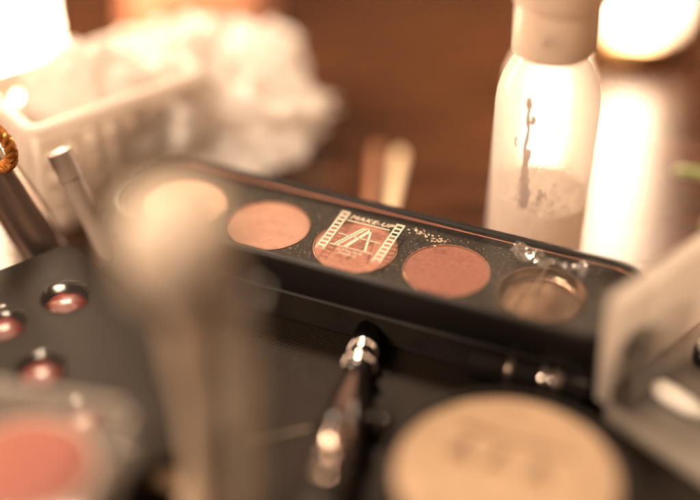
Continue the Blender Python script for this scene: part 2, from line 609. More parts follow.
def strip(u0, n, v_top, fade):
    wst, hst = 0.0027, 0.00205
    z0, z1 = zl, zl + 0.00005
    rail = 0.00042
    L = n * hst
    slab_poly(bm, [(u0, v_top - L), (u0 + rail, v_top - L), (u0 + rail, v_top), (u0, v_top)], z0, z1)
    slab_poly(bm, [(u0 + wst - rail, v_top - L), (u0 + wst, v_top - L), (u0 + wst, v_top), (u0 + wst - rail, v_top)], z0, z1)
    for i in range(n + 1):
        y = v_top - i * hst
        slab_poly(bm, [(u0 + rail, y - 0.00075 if i < n else y - 0.0001), (u0 + wst - rail, y - 0.00075 if i < n else y - 0.0001), (u0 + wst - rail, y), (u0 + rail, y)], z0, z1)


n_before = len(bm.verts)
strip(-0.0102, 10, 0.0150, 0)
strip(0.0078, 10, 0.0150, 0)
text_bm(bm, 'MAKE-UP', 0.0026, 0.0002, 0.0122, zl, shear=0.3, offset=0.00003, width=0.0142, space=1.12)
stroke(bm, -0.0070, 0.0110, 0.0070, 0.0110, 0.0004, zl, zl + 0.00005)
# the double-stroked A
for d in (-0.0022, -0.0012):
    stroke(bm, d - 0.0036, -0.0022, d + 0.0016, 0.0088, 0.00048, zl, zl + 0.00005)
stroke(bm, -0.0022, -0.0022, 0.0019, 0.0088, 0.0010, zl, zl + 0.00005)
stroke(bm, 0.0019, 0.0088, 0.0043, -0.0022, 0.00060, zl, zl + 0.00005)
stroke(bm, -0.0008, 0.0088, 0.0019, 0.0088, 0.0004, zl, zl + 0.00005)
stroke(bm, -0.0066, 0.0036, 0.0070, 0.0036, 0.00030, zl, zl + 0.00005)
stroke(bm, -0.0070, -0.0022, 0.0070, -0.0022, 0.00030, zl, zl + 0.00005)
text_bm(bm, 'ATELIER', 0.0013, 0.0, -0.0042, zl, width=0.0085)
text_bm(bm, 'PARIS', 0.0013, 0.0, -0.0058, zl, width=0.0055)
bmesh.ops.translate(bm, verts=bm.verts[:], vec=(0.0006, -0.0016, 0))
obj('printed_emblem', bm, M['print'], win, smooth=False)
# dried powder flakes stuck beside the emblem
bm = bmesh.new()
for i in range(70):
    t = random.random()
    cx = 0.0135 + 0.011 * t + random.gauss(0, 0.0007)
    cy = 0.0125 - 0.0025 * t + random.gauss(0, 0.0009)
    r = random.uniform(0.00010, 0.00042)
    n = 6
    a0 = random.random() * 6
    slab_poly(bm, [(cx + 1.5 * r * random.uniform(.5, 1) * math.cos(a0 + 2 * PI * q / n), cy + r * random.uniform(.4, 1) * math.sin(a0 + 2 * PI * q / n)) for q in range(n)], zl, zl + 0.00005)
for i in range(46):
    cx = random.uniform(-0.078, 0.078)
    cy = random.uniform(-0.012, 0.014)
    r = random.uniform(0.00006, 0.00017)
    slab_poly(bm, [(cx + r * math.cos(2 * PI * q / 5), cy + r * random.uniform(.5, 1) * math.sin(2 * PI * q / 5)) for q in range(5)], zl, zl + 0.00005)
obj('powder_flakes', bm, M['smudge'], win, smooth=False)
# scratches on the window
bm = bmesh.new()
for (x0, y0, x1, y1, w) in ((0.0565, 0.0150, 0.0560, -0.012, 0.00010),):
    stroke(bm, x0, y0, x1, y1, w, zl, zl + 0.00004)
obj('scratch_mark', bm, M['smudge'], win, smooth=False)
# crinkled clear sheet added over the empty pan to catch bright glints
bm = bmesh.new()
nx, ny = 46, 14
grid = []
for i in range(nx):
    row = []
    for j in range(ny):
        u = i / (nx - 1)
        v = j / (ny - 1)
        x = 0.0445 + 0.0235 * u
        y = 0.0150 - 0.0075 * u * (1.35 - u) - (v - 0.5) * (0.0052 + 0.003 * math.sin(u * 7)) + 0.0007 * math.sin(u * 23)
        z = ZT - 0.0002 + 0.0022 * abs(noise.noise(Vector((x * 300, y * 420, 2)))) + 0.0006 * abs(noise.noise(Vector((x * 900, y * 900, 5))))
        row.append(bm.verts.new((x, y, z)))
    grid.append(row)
for i in range(nx - 1):
    for j in range(ny - 1):
        bm.faces.new((grid[i][j], grid[i + 1][j], grid[i + 1][j + 1], grid[i][j + 1]))
M['film'] = clear('crinkled clear glint sheet', haze=0.10, rough=0.07, ior=2.6, hazecol=(0.9, 0.8, 0.7))
obj('glint_sheet', bm, M['film'], win)

# ------------------------------------------------------------------ bottle
bc = at(532, 262, 0)
bot = thing('bottle', 'small clear bottle with a milky cap, a third full, standing behind the blush palette', 'bottle', (bc.x, bc.y, 0))
RB = 0.0157
bm = bmesh.new()
lathe(bm, [(0, 0.0012), (RB - 0.003, 0.0006), (RB - 0.001, 0.0012), (RB, 0.003), (RB, 0.060), (RB - 0.0003, 0.064), (RB - 0.0014, 0.0685), (RB - 0.0034, 0.0728), (RB - 0.0052, 0.0755),
           (RB - 0.0060, 0.078), (RB - 0.0060, 0.084)], seg=72)
obj('body', bm, M['bottle'], bot)
bm = bmesh.new()
rl = RB - 0.0008
lathe(bm, [(0, 0.0020), (rl - 0.002, 0.0020), (rl, 0.0038), (rl, 0.0285), (rl - 0.0005, 0.0278), (rl - 0.002, 0.0274), (0, 0.0273)], seg=72)
obj('liquid', bm, M['liquid'], bot)
bm = bmesh.new()
for i in range(150):
    a = random.uniform(0, 2 * PI)
    rr_ = (rl - 0.0007) * (random.random() ** 0.3)
    s = random.uniform(0.00015, 0.0006)
    bmesh.ops.create_icosphere(bm, subdivisions=2, radius=s, matrix=Matrix.Translation((rr_ * math.cos(a), rr_ * math.sin(a), 0.0276 + s * 0.5)))
for i in range(90):
    a = random.uniform(PI, 2 * PI)
    s = random.uniform(0.00015, 0.00045)
    bmesh.ops.create_icosphere(bm, subdivisions=1, radius=s, matrix=Matrix.Translation(((rl - 0.0001) * math.cos(a), (rl - 0.0001) * math.sin(a), random.uniform(0.028, 0.037))))
obj('bubbles', bm, M['foam'], bot)
# brown drips on the inner wall
bm = bmesh.new()
a0 = rad(238)


def wallp(a, z, off=0.0024):
    return Vector(((RB - off) * math.cos(a), (RB - off) * math.sin(a), z))


for (a, z0, z1, w, k) in ((238, 0.030, 0.066, 0.0008, 12), (240, 0.031, 0.050, 0.0014, 8), (242, 0.030, 0.040, 0.0020, 6), (236, 0.0645, 0.0675, 0.0012, 4), (262, 0.033, 0.037, 0.0013, 4), (268, 0.0345, 0.036, 0.0008, 3), (222, 0.050, 0.053, 0.0004, 3), (244, 0.0595, 0.062, 0.0009, 3)):
    pts = [wallp(rad(a + 1.5 * math.sin(i * 1.7 + a)), z0 + (z1 - z0) * i / k) for i in range(k + 1)]
    tube(bm, pts, [w * random.uniform(0.35, 1.0) for _ in pts], seg=6)
for i in range(170):
    a = rad(random.gauss(250, 26))
    p = wallp(a, random.uniform(0.029, 0.046))
    bmesh.ops.create_icosphere(bm, subdivisions=1, radius=random.uniform(0.0001, 0.00035), matrix=Matrix.Translation(p))
obj('residue', bm, M['residue'], bot)
bm = bmesh.new()
rc = 0.0122
lathe(bm, [(0, 0.0782), (rc - 0.0005, 0.0782), (rc, 0.0788), (rc, 0.0925), (rc - 0.0004, 0.0932), (rc - 0.0004, 0.0938), (rc + 0.0008, 0.0943), (rc + 0.0010, 0.0955),
           (rc + 0.0010, 0.1090), (rc - 0.0002, 0.1105), (rc - 0.003, 0.1112), (0, 0.1114)], seg=64)
cp = obj('cap', bm, M['cap'], bot)
bm = bmesh.new()
for k in range(1):
    bmesh.ops.create_uvsphere(bm, u_segments=20, v_segments=12, radius=0.0030, matrix=Matrix.Translation((-0.0028, -rc + 0.0018, 0.0862)) @ Matrix.Scale(0.5, 4, (0, 1, 0)))
obj('thumb_dent', bm, M['cap'], cp)

# ------------------------------------------------------------------ lamps
def lamp(px, py, r, z0, h, label, shade='bulb'):
    c = at(px, py, 0)
    t = thing('lamp', label, 'lamp', (c.x, c.y, 0), group='glowing cylinder lamps at the back of the table')
    bm = bmesh.new()
    lathe(bm, [(0, 0.0005), (r * 1.35, 0.0005), (r * 1.4, 0.0015), (r * 1.4, z0 - 0.002), (r * 1.3, z0), (0, z0)], seg=40)
    obj('foot', bm, M['brass'], t)
    bm = bmesh.new()
    lathe(bm, [(0, z0 + 0.0006), (r * 0.45, z0 + 0.0010), (r * 0.62, z0 + 0.008), (r * 0.62, z0 + h * 0.8), (r * 0.4, z0 + h * 0.92), (0, z0 + h * 0.96)], seg=40)
    obj('light_tube', bm, M[shade], t)
    bm = bmesh.new()
    lathe(bm, [(r * 1.25, z0 + 0.0004), (r * 1.35, z0 + 0.004), (r * 1.35, z0 + h - 0.008), (r * 1.1, z0 + h), (0, z0 + h + 0.003)], seg=40)
    obj('glow_shell', bm, M['sleeve'], t)  # hazy shell added around the tube to give the lamp a soft glow
    return t


lamp(634, 48, 0.0138, 0.012, 0.150, 'bright frosted lamp on the table behind the bottle')
lamp(8, 108, 0.0165, 0.010, 0.130, 'bright frosted lamp behind the white perforated basket', 'bulb_left')
lamp(541, 170, 0.0106, 0.003, 0.044, 'small added light hidden right behind the bottle to make it glow', 'bottle_backlight')  # hidden light added to brighten the bottle from behind

# ------------------------------------------------------------------ pencils behind the palette
def pencil(p0, p1, r, m, label, name='cosmetic_pencil'):
    d = p1 - p0
    ang = math.atan2(d.y, d.x)
    t = thing(name, label, 'pencil', (p0.x, p0.y, r * 1.0), (0, PI / 2, 0), 'pencils lying behind the blush palette')
    t.rotation_euler = (0, PI / 2, ang)
    L = d.length
    bm = bmesh.new()
    lathe(bm, [(0, 0), (r * 0.9, 0.0003), (r, 0.001), (r, L * 0.86), (r * 0.98, L * 0.86)], seg=20)
    obj('barrel', bm, m, t)
    bm = bmesh.new()
    lathe(bm, [(r * 0.97, L * 0.858), (r * 1.03, L * 0.862), (r * 1.03, L - 0.002), (r * 0.8, L), (0, L)], seg=20)
    obj('cap', bm, m, t)
    return t


pencil(at(364, 235, 0.004), at(377, 142, 0.004), 0.0016, M['brownpen'], 'dark brown cosmetic pencil pointing away behind the palette')
pencil(at(385, 240, 0.004), at(400, 148, 0.004), 0.0019, M['creampen'], 'cream cosmetic pencil beside the brown one behind the palette')

# ------------------------------------------------------------------ crumpled tissue
def crumple(name, c, rx, ry, rz, m, label, cat, seed, amp=0.35, sub=6, freq=2.2):
    bm = bmesh.new()
    bmesh.ops.create_icosphere(bm, subdivisions=sub, radius=1.0)
    for v in bm.verts:
        d = v.co.normalized()
        n = 0.0
        a = 1.0
        f = freq
        for o_ in range(4):
            n += a * (1 - 2 * abs(noise.noise(d * f + Vector((seed, seed * 2, seed * 3)))))
            a *= 0.5
            f *= 2.1
        k = 1 - amp + amp * n * 0.75
        v.co = Vector((d.x * rx * k, d.y * ry * k, max(-rz * 0.55, d.z * rz * k)))
        v.co.z += rz * 0.55
    return tag(obj(name, bm, m, loc=c), label, cat)


c = at(205, 144, 0.0)
crumple('crumpled_tissue', (c.x, c.y, 0.0005), 0.043, 0.038, 0.030, M['tissue'], 'crumpled white tissue heaped behind the left end of the palette', 'tissue', 3.1, amp=0.52, freq=1.5)

# terracotta pouch at the back, with a brass ball added for a highlight
c = at(200, 28, 0.0)
t = thing('pouch', 'terracotta coloured pouch standing behind the crumpled tissue', 'pouch', (c.x, c.y, 0))
bm = bmesh.new()
loft_rr(bm, 0.062, 0.034, 0.012, [(0.003, 0.0005), (0.0005, 0.003), (0, 0.010), (0.0012, 0.018), (0.004, 0.025), (0.0075, 0.030), (0.0105, 0.032)], seg=8)
obj('body', bm, M['terracotta'], t)
bm = bmesh.new()
tube(bm, [(-0.018, 0, 0.0323), (0.018, 0, 0.0323)], 0.0012, seg=10)
zp = obj('zip', bm, M['brownpen'], t)
bm = bmesh.new()
bmesh.ops.create_uvsphere(bm, u_segments=24, v_segments=14, radius=0.0042, matrix=Matrix.Translation((-0.021, -0.010, 0.0290)))
obj('glint_ball', bm, M['brass'], zp)

# ------------------------------------------------------------------ perforated basket
cb = Vector((-0.1003, 0.0479, 0))
bt = thing('basket', 'white perforated plastic basket at the left behind the brush handles', 'basket', (cb.x, cb.y, 0.0005), (0, 0, rad(38)))
BL, BD, BH = 0.060, 0.036, 0.040


def perforated(bm, L, H, M_):
    # wall of real slots: x along, z up
    nxh = int(L / 0.0075)
    nzh = 4
    mx = (L - nxh * 0.0075) / 2
    xs = [0.0]
    for i in range(nxh):
        xs += [mx + i * 0.0075 + 0.0022, mx + i * 0.0075 + 0.0053]
    xs.append(L)
    zs = [0.0]
    for j in range(nzh):
        z = 0.005 + j * 0.0080
        zs += [z, z + 0.0052]
    zs.append(H)
    th = 0.0014
    grid = {}
    for s in (0, 1):
        for i, x in enumerate(xs):
            for j, z in enumerate(zs):
                grid[s, i, j] = bm.verts.new(M_ @ Vector((x, s * th, z)))
    hole = lambda i, j: i % 2 == 1 and j % 2 == 1 and 0 <= i < len(xs) - 1 and 0 <= j < len(zs) - 1
    for i in range(len(xs) - 1):
        for j in range(len(zs) - 1):
            if hole(i, j):
                a = [(i, j), (i + 1, j), (i + 1, j + 1), (i, j + 1)]
                for q in range(4):
                    p, r = a[q], a[(q + 1) % 4]
                    bm.faces.new((grid[0, p[0], p[1]], grid[0, r[0], r[1]], grid[1, r[0], r[1]], grid[1, p[0], p[1]]))
                continue
            for s in (0, 1):
                bm.faces.new([grid[s, i + a, j + b] for a, b in ((0, 0), (1, 0), (1, 1), (0, 1))])


for (nm, mtx, L) in (('front', Matrix.Identity(4), BL), ('back', Matrix.Translation((0, BD, 0)), BL),
                     ('left', Matrix.Translation((0, 0.0016, 0)) @ Matrix.Rotation(PI / 2, 4, 'Z') @ Matrix.Scale(1, 4), BD - 0.002),
                     ('right', Matrix.Translation((BL, 0.0016, 0)) @ Matrix.Rotation(PI / 2, 4, 'Z'), BD - 0.002)):
    bm = bmesh.new()
    perforated(bm, L, BH, mtx)
    obj('side_panel', bm, M['white'], bt, smooth=False)
bm = bmesh.new()
box(bm, 0.0002, BL - 0.0002, 0.0016, BD - 0.0002, 0.0002, 0.0015)
obj('floor_panel', bm, M['white'], bt, smooth=False)
bm = bmesh.new()
pts = [(x + BL / 2, y + BD / 2, BH + 0.0012) for x, y in rr(BL + 0.004, BD + 0.004, 0.004, 6)]
pts.append(pts[0])
tube(bm, pts, 0.0021, seg=10, caps=False)
obj('rim', bm, M['white'], bt)
# crumpled clear wrap inside the basket
cc = bt.matrix_basis @ Vector((BL * 0.5, BD * 0.52, 0.002))
crumple('cotton_wool', (cc.x, cc.y, 0.0025), 0.026, 0.0145, 0.034, M['tissue'], 'loose heap of white cotton wool inside the perforated basket', 'cotton wool', 8.7, amp=0.25, sub=5)

# ------------------------------------------------------------------ brush handles at left
def handle_brush(p0, p1, r0, r1, m, label, hair=True):
    d = p1 - p0
    q = d.to_track_quat('Z', 'Y')
    t = thing('makeup_brush', label, 'makeup brush', p0, (0, 0, 0))
    t.rotation_mode = 'XYZ'
    t.rotation_euler = q.to_euler()
    L = d.length
    bm = bmesh.new()
    lathe(bm, [(0, 0), (r0 * 0.7, 0.0006), (r0, 0.003), (r0 * 1.05, L * 0.3), (r1, L * 0.75), (r1, L * 0.76)], seg=32)
    obj('handle', bm, m, t)
    if not hair:
        bm = bmesh.new()
        lathe(bm, [(r1 * 0.98, L * 0.755), (r1 * 1.08, L * 0.76), (r1 * 1.08, L * 0.98), (r1 * 0.7, L), (0, L)], seg=32)
        obj('cap', bm, m, t)
        return t
    bm = bmesh.new()
    lathe(bm, [(r1 * 0.98, L * 0.755), (r1 * 1.06, L * 0.76), (r1 * 1.06, L * 0.90), (r1 * 0.9, L * 0.915)], seg=32)
    obj('ferrule', bm, M['chrome'], t)
    bm = bmesh.new()
    for i in range(160):
        a = random.uniform(0, 2 * PI)
        rr_ = r1 * 0.85 * math.sqrt(random.random())
        b = Vector((rr_ * math.cos(a), rr_ * math.sin(a), L * 0.90))
        e = Vector((rr_ * 1.15 * math.cos(a), rr_ * 1.15 * math.sin(a), L * random.uniform(0.97, 1.0)))
        tube(bm, [b, (b + e) / 2 + Vector((0, 0, 0)), e], [0.0003, 0.00025, 0.00006], seg=4, caps=False)
    obj('bristles', bm, M['blackhair'], t)
    return t


handle_brush(at(52, 262, 0.006), at(-30, 128, 0.050), 0.0075, 0.0068, M['gunmetal'], 'thick dark steel brush handle leaning at the far left edge')
handle_brush(at(112, 262, 0.0085), at(58, 150, 0.044), 0.0030, 0.0036, M['greige'], 'slim grey beige tube leaning against the white basket', hair=False)
# braided hair tie
c = at(-16, 142, 0.052)
bm = bmesh.new()
for s in range(3):
    pts = []
    for i in range(91):
        a = 2 * PI * i / 90
        b = a * 9 + s * 2 * PI / 3
        R = 0.0095 + 0.0011 * math.cos(b)
        pts.append((R * math.cos(a), 0.0011 * math.sin(b), R * math.sin(a) * 1.05))
    tube(bm, pts, 0.0011, seg=8, caps=False)
tag(obj('hair_tie', bm, M['amber'], loc=c, rot=(rad(12), 0, rad(-25))), 'small braided amber ring looped over the dark brush at the left edge', 'hair tie')

# ------------------------------------------------------------------ black lip palette at left
LPZ = 0.0185
e37 = Vector((math.cos(rad(37)), math.sin(rad(37)), 0))
eN = Vector((math.cos(rad(-53)), math.sin(rad(-53)), 0))
cor = at(72, 240, LPZ)
Llen, Wlen = 0.100, 0.092
lc = cor - e37 * (Wlen / 2) + eN * (Llen / 2)
lp = thing('lip_palette', 'dull black lip palette with round red pans at the lower left', 'palette', (lc.x, lc.y, 0), (0, 0, rad(37)))
bm = bmesh.new()
loft_rr(bm, Wlen, Llen, 0.005, [(0.0008, CT + 0.0003), (0, CT + 0.001), (0, LPZ - 0.0016), (0.0004, LPZ - 0.0004), (0.0012, LPZ)], cap1=False, seg=10)
bmt = bm
outer = rr(Wlen - 0.0024, Llen - 0.0024, 0.0038, 10)
ov = [bm.verts.new((x, y, LPZ)) for x, y in outer]
edges = [bm.edges.new((ov[i], ov[(i + 1) % len(ov)])) for i in range(len(ov))]
inv = lp.matrix_basis.inverted()
b0 = at(65, 297, LPZ)
b1 = at(12, 332, LPZ)
pans = []
RL = 0.0074
l0 = inv @ b0
sx = (b1 - b0).length
for i in range(0, 4):
    for j in range(0, 4):
        x = l0.x - i * sx
        y = l0.y - j * 0.0245
        if not (i == 0 and j) and abs(x) < Wlen / 2 - RL - 0.003 and abs(y) < Llen / 2 - RL - 0.003:
            pans.append((x, y))
for (x, y) in pans:
    ring = [bm.verts.new((x + RL * math.cos(2 * PI * k / 40), y + RL * math.sin(2 * PI * k / 40), LPZ)) for k in range(40)]
    edges += [bm.edges.new((ring[k], ring[(k + 1) % 40])) for k in range(40)]
    prof = [(RL, LPZ), (RL - 0.0006, LPZ - 0.0006), (RL - 0.0008, LPZ - 0.0028), (RL - 0.002, LPZ - 0.0034), (0, LPZ - 0.0036)]
    lathe(bm, prof, seg=40, off=(x, y, 0))
res = bmesh.ops.triangle_fill(bm, edges=edges, use_beauty=True)
for f in [g for g in res['geom'] if isinstance(g, bmesh.types.BMFace)]:
    if any(all((v.co.x - x) ** 2 + (v.co.y - y) ** 2 < (RL * 1.01) ** 2 for v in f.verts) for x, y in pans):
        bm.faces.remove(f)
bmesh.ops.remove_doubles(bm, verts=bm.verts[:], dist=1e-6)
obj('base', bm, M['lipbase'], lp)
for (x, y) in pans:
    bm = bmesh.new()
    lathe(bm, [(0, LPZ - 0.0021), (RL * 0.35, LPZ - 0.0020), (RL * 0.6, LPZ - 0.0022), (RL * 0.78, LPZ - 0.0028), (RL * 0.84, LPZ - 0.0034)], seg=36)
    for v in bm.verts:
        v.co.z += 0.0007 * noise.noise(Vector((v.co.x * 350, v.co.y * 350, x * 99)))
    o1 = obj('lip_colour', bm, M['red'], lp, loc=(x, y, 0))
    bm = bmesh.new()
    prof = [((RL + 0.0006) * math.cos(a), LPZ + 0.0002 + 0.0022 * math.sin(a)) for a in [rad(q) for q in range(0, 91, 10)]]
    lathe(bm, prof, seg=40)
    obj('clear_dome', bm, M['domeplastic'], o1)

# ------------------------------------------------------------------ coral compact at front left
CZ = LPZ + 0.0006
cc = at(24, 466, 0.030)
ct = thing('blush_compact', 'coral blush in a clear square compact lying on the lip palette', 'compact', (cc.x, cc.y, CZ), (0, 0, rad(-14)))
bm = bmesh.new()
loft_rr(bm, 0.0430, 0.0430, 0.004, [(0.001, 0.0), (0, 0.0008), (0, 0.0150), (0.0008, 0.0158), (0.0020, 0.0160)], seg=8)
obj('clear_case', bm, M['hazy'], ct)
bm = bmesh.new()
lathe(bm, [(0, 0.0012), (0.0172, 0.0012), (0.0180, 0.002), (0.0180, 0.0100), (0.0174, 0.0106), (0.0168, 0.0100), (0.0168, 0.006), (0, 0.006)], seg=56)
tr = obj('tray', bm, M['white'], ct)
bm = bmesh.new()
lathe(bm, [(0.0165, 0.0062), (0.0165, 0.0098), (0.0150, 0.0116), (0.0110, 0.0128), (0.006, 0.0133), (0, 0.0134)], seg=56)
for v in bm.verts:
    v.co.z += 0.0005 * noise.noise(Vector((v.co.x * 160, v.co.y * 160, 4)))
obj('blush', bm, M['coral'], tr)
bm = bmesh.new()
tube(bm, [(0.0208, -0.018, 0.0165), (0.0208, 0.018, 0.0165)], 0.0007, seg=8)
tube(bm, [(-0.018, 0.0208, 0.0165), (0.018, 0.0208, 0.0165)], 0.0007, seg=8)
obj('lid_edge', bm, M['edgeplastic'], ct)

# ------------------------------------------------------------------ upright brush with cream hair (near the lens)
def depth_pt(px, py, d):
    return CAM + (FW + Vector((1, 0, 0)) * ((px - 350) / FPX) + UP * ((250 - py) / FPX)) * d


top = depth_pt(156, 166, 0.280)
kb = thing('powder_brush', 'cream haired powder brush standing upright in front of the palette', 'makeup brush', (top.x + 0.003, top.y, CT + 0.0003), (0, 0, 0))
H0 = top.z - CT
bm = bmesh.new()
lathe(bm, [(0, 0), (0.0072, 0), (0.0076, 0.001), (0.0060, 0.008), (0.0030, 0.022), (0.0027, H0 * 0.40), (0.0036, H0 * 0.48)], seg=32)
obj('handle', bm, M['beige'], kb)
bm = bmesh.new()
lathe(bm, [(0.0035, H0 * 0.47), (0.0040, H0 * 0.48), (0.0044, H0 * 0.60), (0.0056, H0 * 0.67), (0.0050, H0 * 0.67)], seg=32)
obj('ferrule', bm, M['beige'], kb)
bm = bmesh.new()
zb = H0 * 0.66
lathe(bm, [(0.0046, zb), (0.0092, zb + 0.010), (0.0110, zb + 0.020), (0.0098, zb + 0.026), (0.0048, zb + 0.0295), (0, zb + 0.031)], seg=28)
for i in range(1500):
    a = random.uniform(0, 2 * PI)
    q = math.sqrt(random.random())
    b = Vector((0.0058 * q * math.cos(a), 0.0058 * q * math.sin(a), zb))
    ln = 0.034 * (1.0 - 0.35 * q * q) * random.uniform(0.88, 1.02)
    e = Vector((0.0132 * q * math.cos(a), 0.0132 * q * math.sin(a), zb + ln))
    m_ = b.lerp(e, 0.5) + Vector((0.003 * q * math.cos(a), 0.003 * q * math.sin(a), 0))
    tube(bm, [b, m_, e], [0.00028, 0.00026, 0.00008], seg=3, caps=False)
obj('bristles', bm, M['bristle'], kb, smooth=False)

# smoky tube with shiny button
top = depth_pt(229, 298, 0.300)
gt = thing('lip_gloss', 'smoky brown lip gloss tube with a shiny round top standing beside the powder brush', 'lip gloss', (top.x, top.y, CT + 0.0003))
H1 = top.z - CT
bm = bmesh.new()
lathe(bm, [(0, 0), (0.0054, 0), (0.0058, 0.0008), (0.0058, H1 * 0.62), (0.0052, H1 * 0.64), (0.0044, H1 * 0.65)], seg=36)
obj('tube', bm, M['tubebrown'], gt)
bm = bmesh.new()
lathe(bm, [(0.0050, H1 * 0.655), (0.0057, H1 * 0.66), (0.0056, H1 - 0.007), (0.0052, H1 - 0.003), (0.0030, H1 - 0.0010), (0, H1 - 0.0008)], seg=36)
cp = obj('cap', bm, M['tubebrown'], gt)
bm = bmesh.new()
bmesh.ops.create_uvsphere(bm, u_segments=32, v_segments=20, radius=0.0056, matrix=Matrix.Translation((0, 0, H1 + 0.0004)) @ Matrix.Scale(0.30, 4, (0, 0, 1)))
M['mirror'] = mat('mirror polished button', (0.97, 0.92, 0.86), 0.02, metal=1.0)
obj('button', bm, M['mirror'], cp)

# ------------------------------------------------------------------ beaded chrome brush lying on the case
pA = at(371, 318, CT + 0.0050)
pB = at(322, 520, CT + 0.0085)
d = (pB - pA)
br = thing('beaded_brush', 'brush with black hair and a beaded polished steel collar in front of the palette', 'makeup brush', pA)
br.rotation_euler = d.to_track_quat('Z', 'Y').to_euler()
br.scale = (0.76, 0.76, 1)
L = d.length


def zat(py):
    """distance along the brush for a pixel row"""
    best = min(range(201), key=lambda i: abs(proj(pA.lerp(pB, i / 200.0))[1] - py))
    return L * best / 200.0


def proj(p):
    r = p - CAM
    dd = r.dot(FW)
    return (350 + FPX * r.x / dd, 250 - FPX * r.dot(UP) / dd)


z1, z2, z3, z4, z5 = zat(352), zat(366), zat(380), zat(436), zat(456)
bm = bmesh.new()
for i in range(700):
    a = random.uniform(0, 2 * PI)
    q = math.sqrt(random.random())
    b = Vector((0.0046 * q * math.cos(a), 0.0046 * q * math.sin(a), z1 + 0.001))
    e = Vector((0.0040 * q * math.cos(a), 0.0040 * q * math.sin(a), 0.001 + 0.004 * q * random.uniform(0.5, 1)))
    m_ = b.lerp(e, 0.5) + Vector((0.001 * math.cos(a), 0.001 * math.sin(a), 0)) * q
    tube(bm, [b, m_, e], [0.0002, 0.0002, 0.00005], seg=3, caps=False)
obj('bristles', bm, M['blackhair'], br, smooth=False)
bm = bmesh.new()
lathe(bm, [(0.0044, z1 - 0.0012), (0.0049, z1 - 0.001), (0.0050, z1 + 0.001), (0.0046, z1 + 0.0016), (0.0047, z2 - 0.0014), (0.0055, z2 - 0.0008), (0.0057, z2 + 0.0008),
           (0.0051, z2 + 0.0016), (0.0050, z3), (0.0064, z3 + 0.006), (0.0086, z4 - 0.003), (0.0092, z4), (0.0080, z4 + 0.001)], seg=40)
fe = obj('collar', bm, M['gloss'], br)
bm = bmesh.new()
for zc, rb, nb in ((z1, 0.0053, 20), (z2, 0.0060, 22)):
    for k in range(nb):
        a = 2 * PI * k / nb
        bmesh.ops.create_icosphere(bm, subdivisions=2, radius=0.0008, matrix=Matrix.Translation((rb * math.cos(a), rb * math.sin(a), zc)))
    for s in (-1.2, 1.2):
        pts = [(rb * 0.95 * math.cos(2 * PI * k / 40), rb * 0.95 * math.sin(2 * PI * k / 40), zc + s * 0.0010) for k in range(41)]
        tube(bm, pts, 0.00030, seg=6, caps=False)
obj('beads', bm, M['chrome'], fe)
bm = bmesh.new()
lathe(bm, [(0.0060, z4 - 0.0005), (0.0076, z4), (0.0080, z4 + 0.002), (0.0078, z5), (0.0066, z5 + 0.001), (0.0062, z5 + 0.006)], seg=40)
M['softsteel'] = mat('satin rose steel', (0.36, 0.28, 0.24), 0.18, metal=1.0, roughvar=0.1, scale=200)
obj('steel_ring', bm, M['softsteel'], br)
bm = bmesh.new()
lathe(bm, [(0.0062, z5 + 0.0015)] + [(0.0078 + 0.0004 * math.cos(k * PI), z5 + 0.003 + 0.0012 * k) for k in range(14)] + [(0.0078, L), (0.005, L + 0.05), (0, L + 0.052)], seg=40)
obj('handle', bm, M['matte'], br)
for q in (0.006, 0.013):
    bm = bmesh.new()
    zc = z5 + q
    lathe(bm, [(0.0079, zc - 0.0010), (0.0088, zc - 0.0007), (0.0090, zc), (0.0088, zc + 0.0007), (0.0079, zc + 0.0010)], seg=40)
    obj('band', bm, M['softsteel'], br)
# inlay plate on the collar
bm = bmesh.new()
n = 14
rows = []
for i in range(n):
    t_ = i / (n - 1)
    zc = z3 + 0.0015 + (z4 - z3 - 0.003) * t_
    hw = rad(13) * math.sin(PI * min(1.0, 0.18 + t_ * 0.62))
    rad_ = 0.0054 + (0.0088 - 0.0054) * t_
    rows.append((zc, hw, rad_))
# find the collar side that faces the camera
mw = br.rotation_euler.to_matrix()
loc_cam = mw.inverted() @ (CAM - pA)
ac = math.atan2(loc_cam.y, loc_cam.x) + 0.25
vr = [[bm.verts.new(((r_ + 0.0003) * math.cos(ac + hw * s), (r_ + 0.0003) * math.sin(ac + hw * s), zc)) for s in (-1, -.6, -.2, .2, .6, 1)] for zc, hw, r_ in rows]
for a, b in zip(vr, vr[1:]):
    for k in range(5):
        bm.faces.new((a[k], a[k + 1], b[k + 1], b[k]))
M['inlaypink'] = mat('dusty pink enamel', (0.13, 0.075, 0.062), 0.36, roughvar=0.1, scale=200)
obj('inlay', bm, M['inlaypink'], fe)

# small steel cap lying right of the brush
c = at(385, 437, CT)
t = thing('pencil_cap', 'small dark pencil cap with a bright rim lying right of the beaded brush', 'pencil cap', (c.x, c.y, CT + 0.0038), (0, rad(86), rad(-32)))
bm = bmesh.new()
lathe(bm, [(0, -0.010), (0.0030, -0.0098), (0.0034, -0.009), (0.0036, 0.0)], seg=28)
obj('shell', bm, M['gloss'], t)
bm = bmesh.new()
tube(bm, [(0.0035 * math.cos(2 * PI * k / 30), 0.0035 * math.sin(2 * PI * k / 30), 0.0003) for k in range(31)], 0.0003, seg=6, caps=False)
obj('rim', bm, M['chrome'], t)

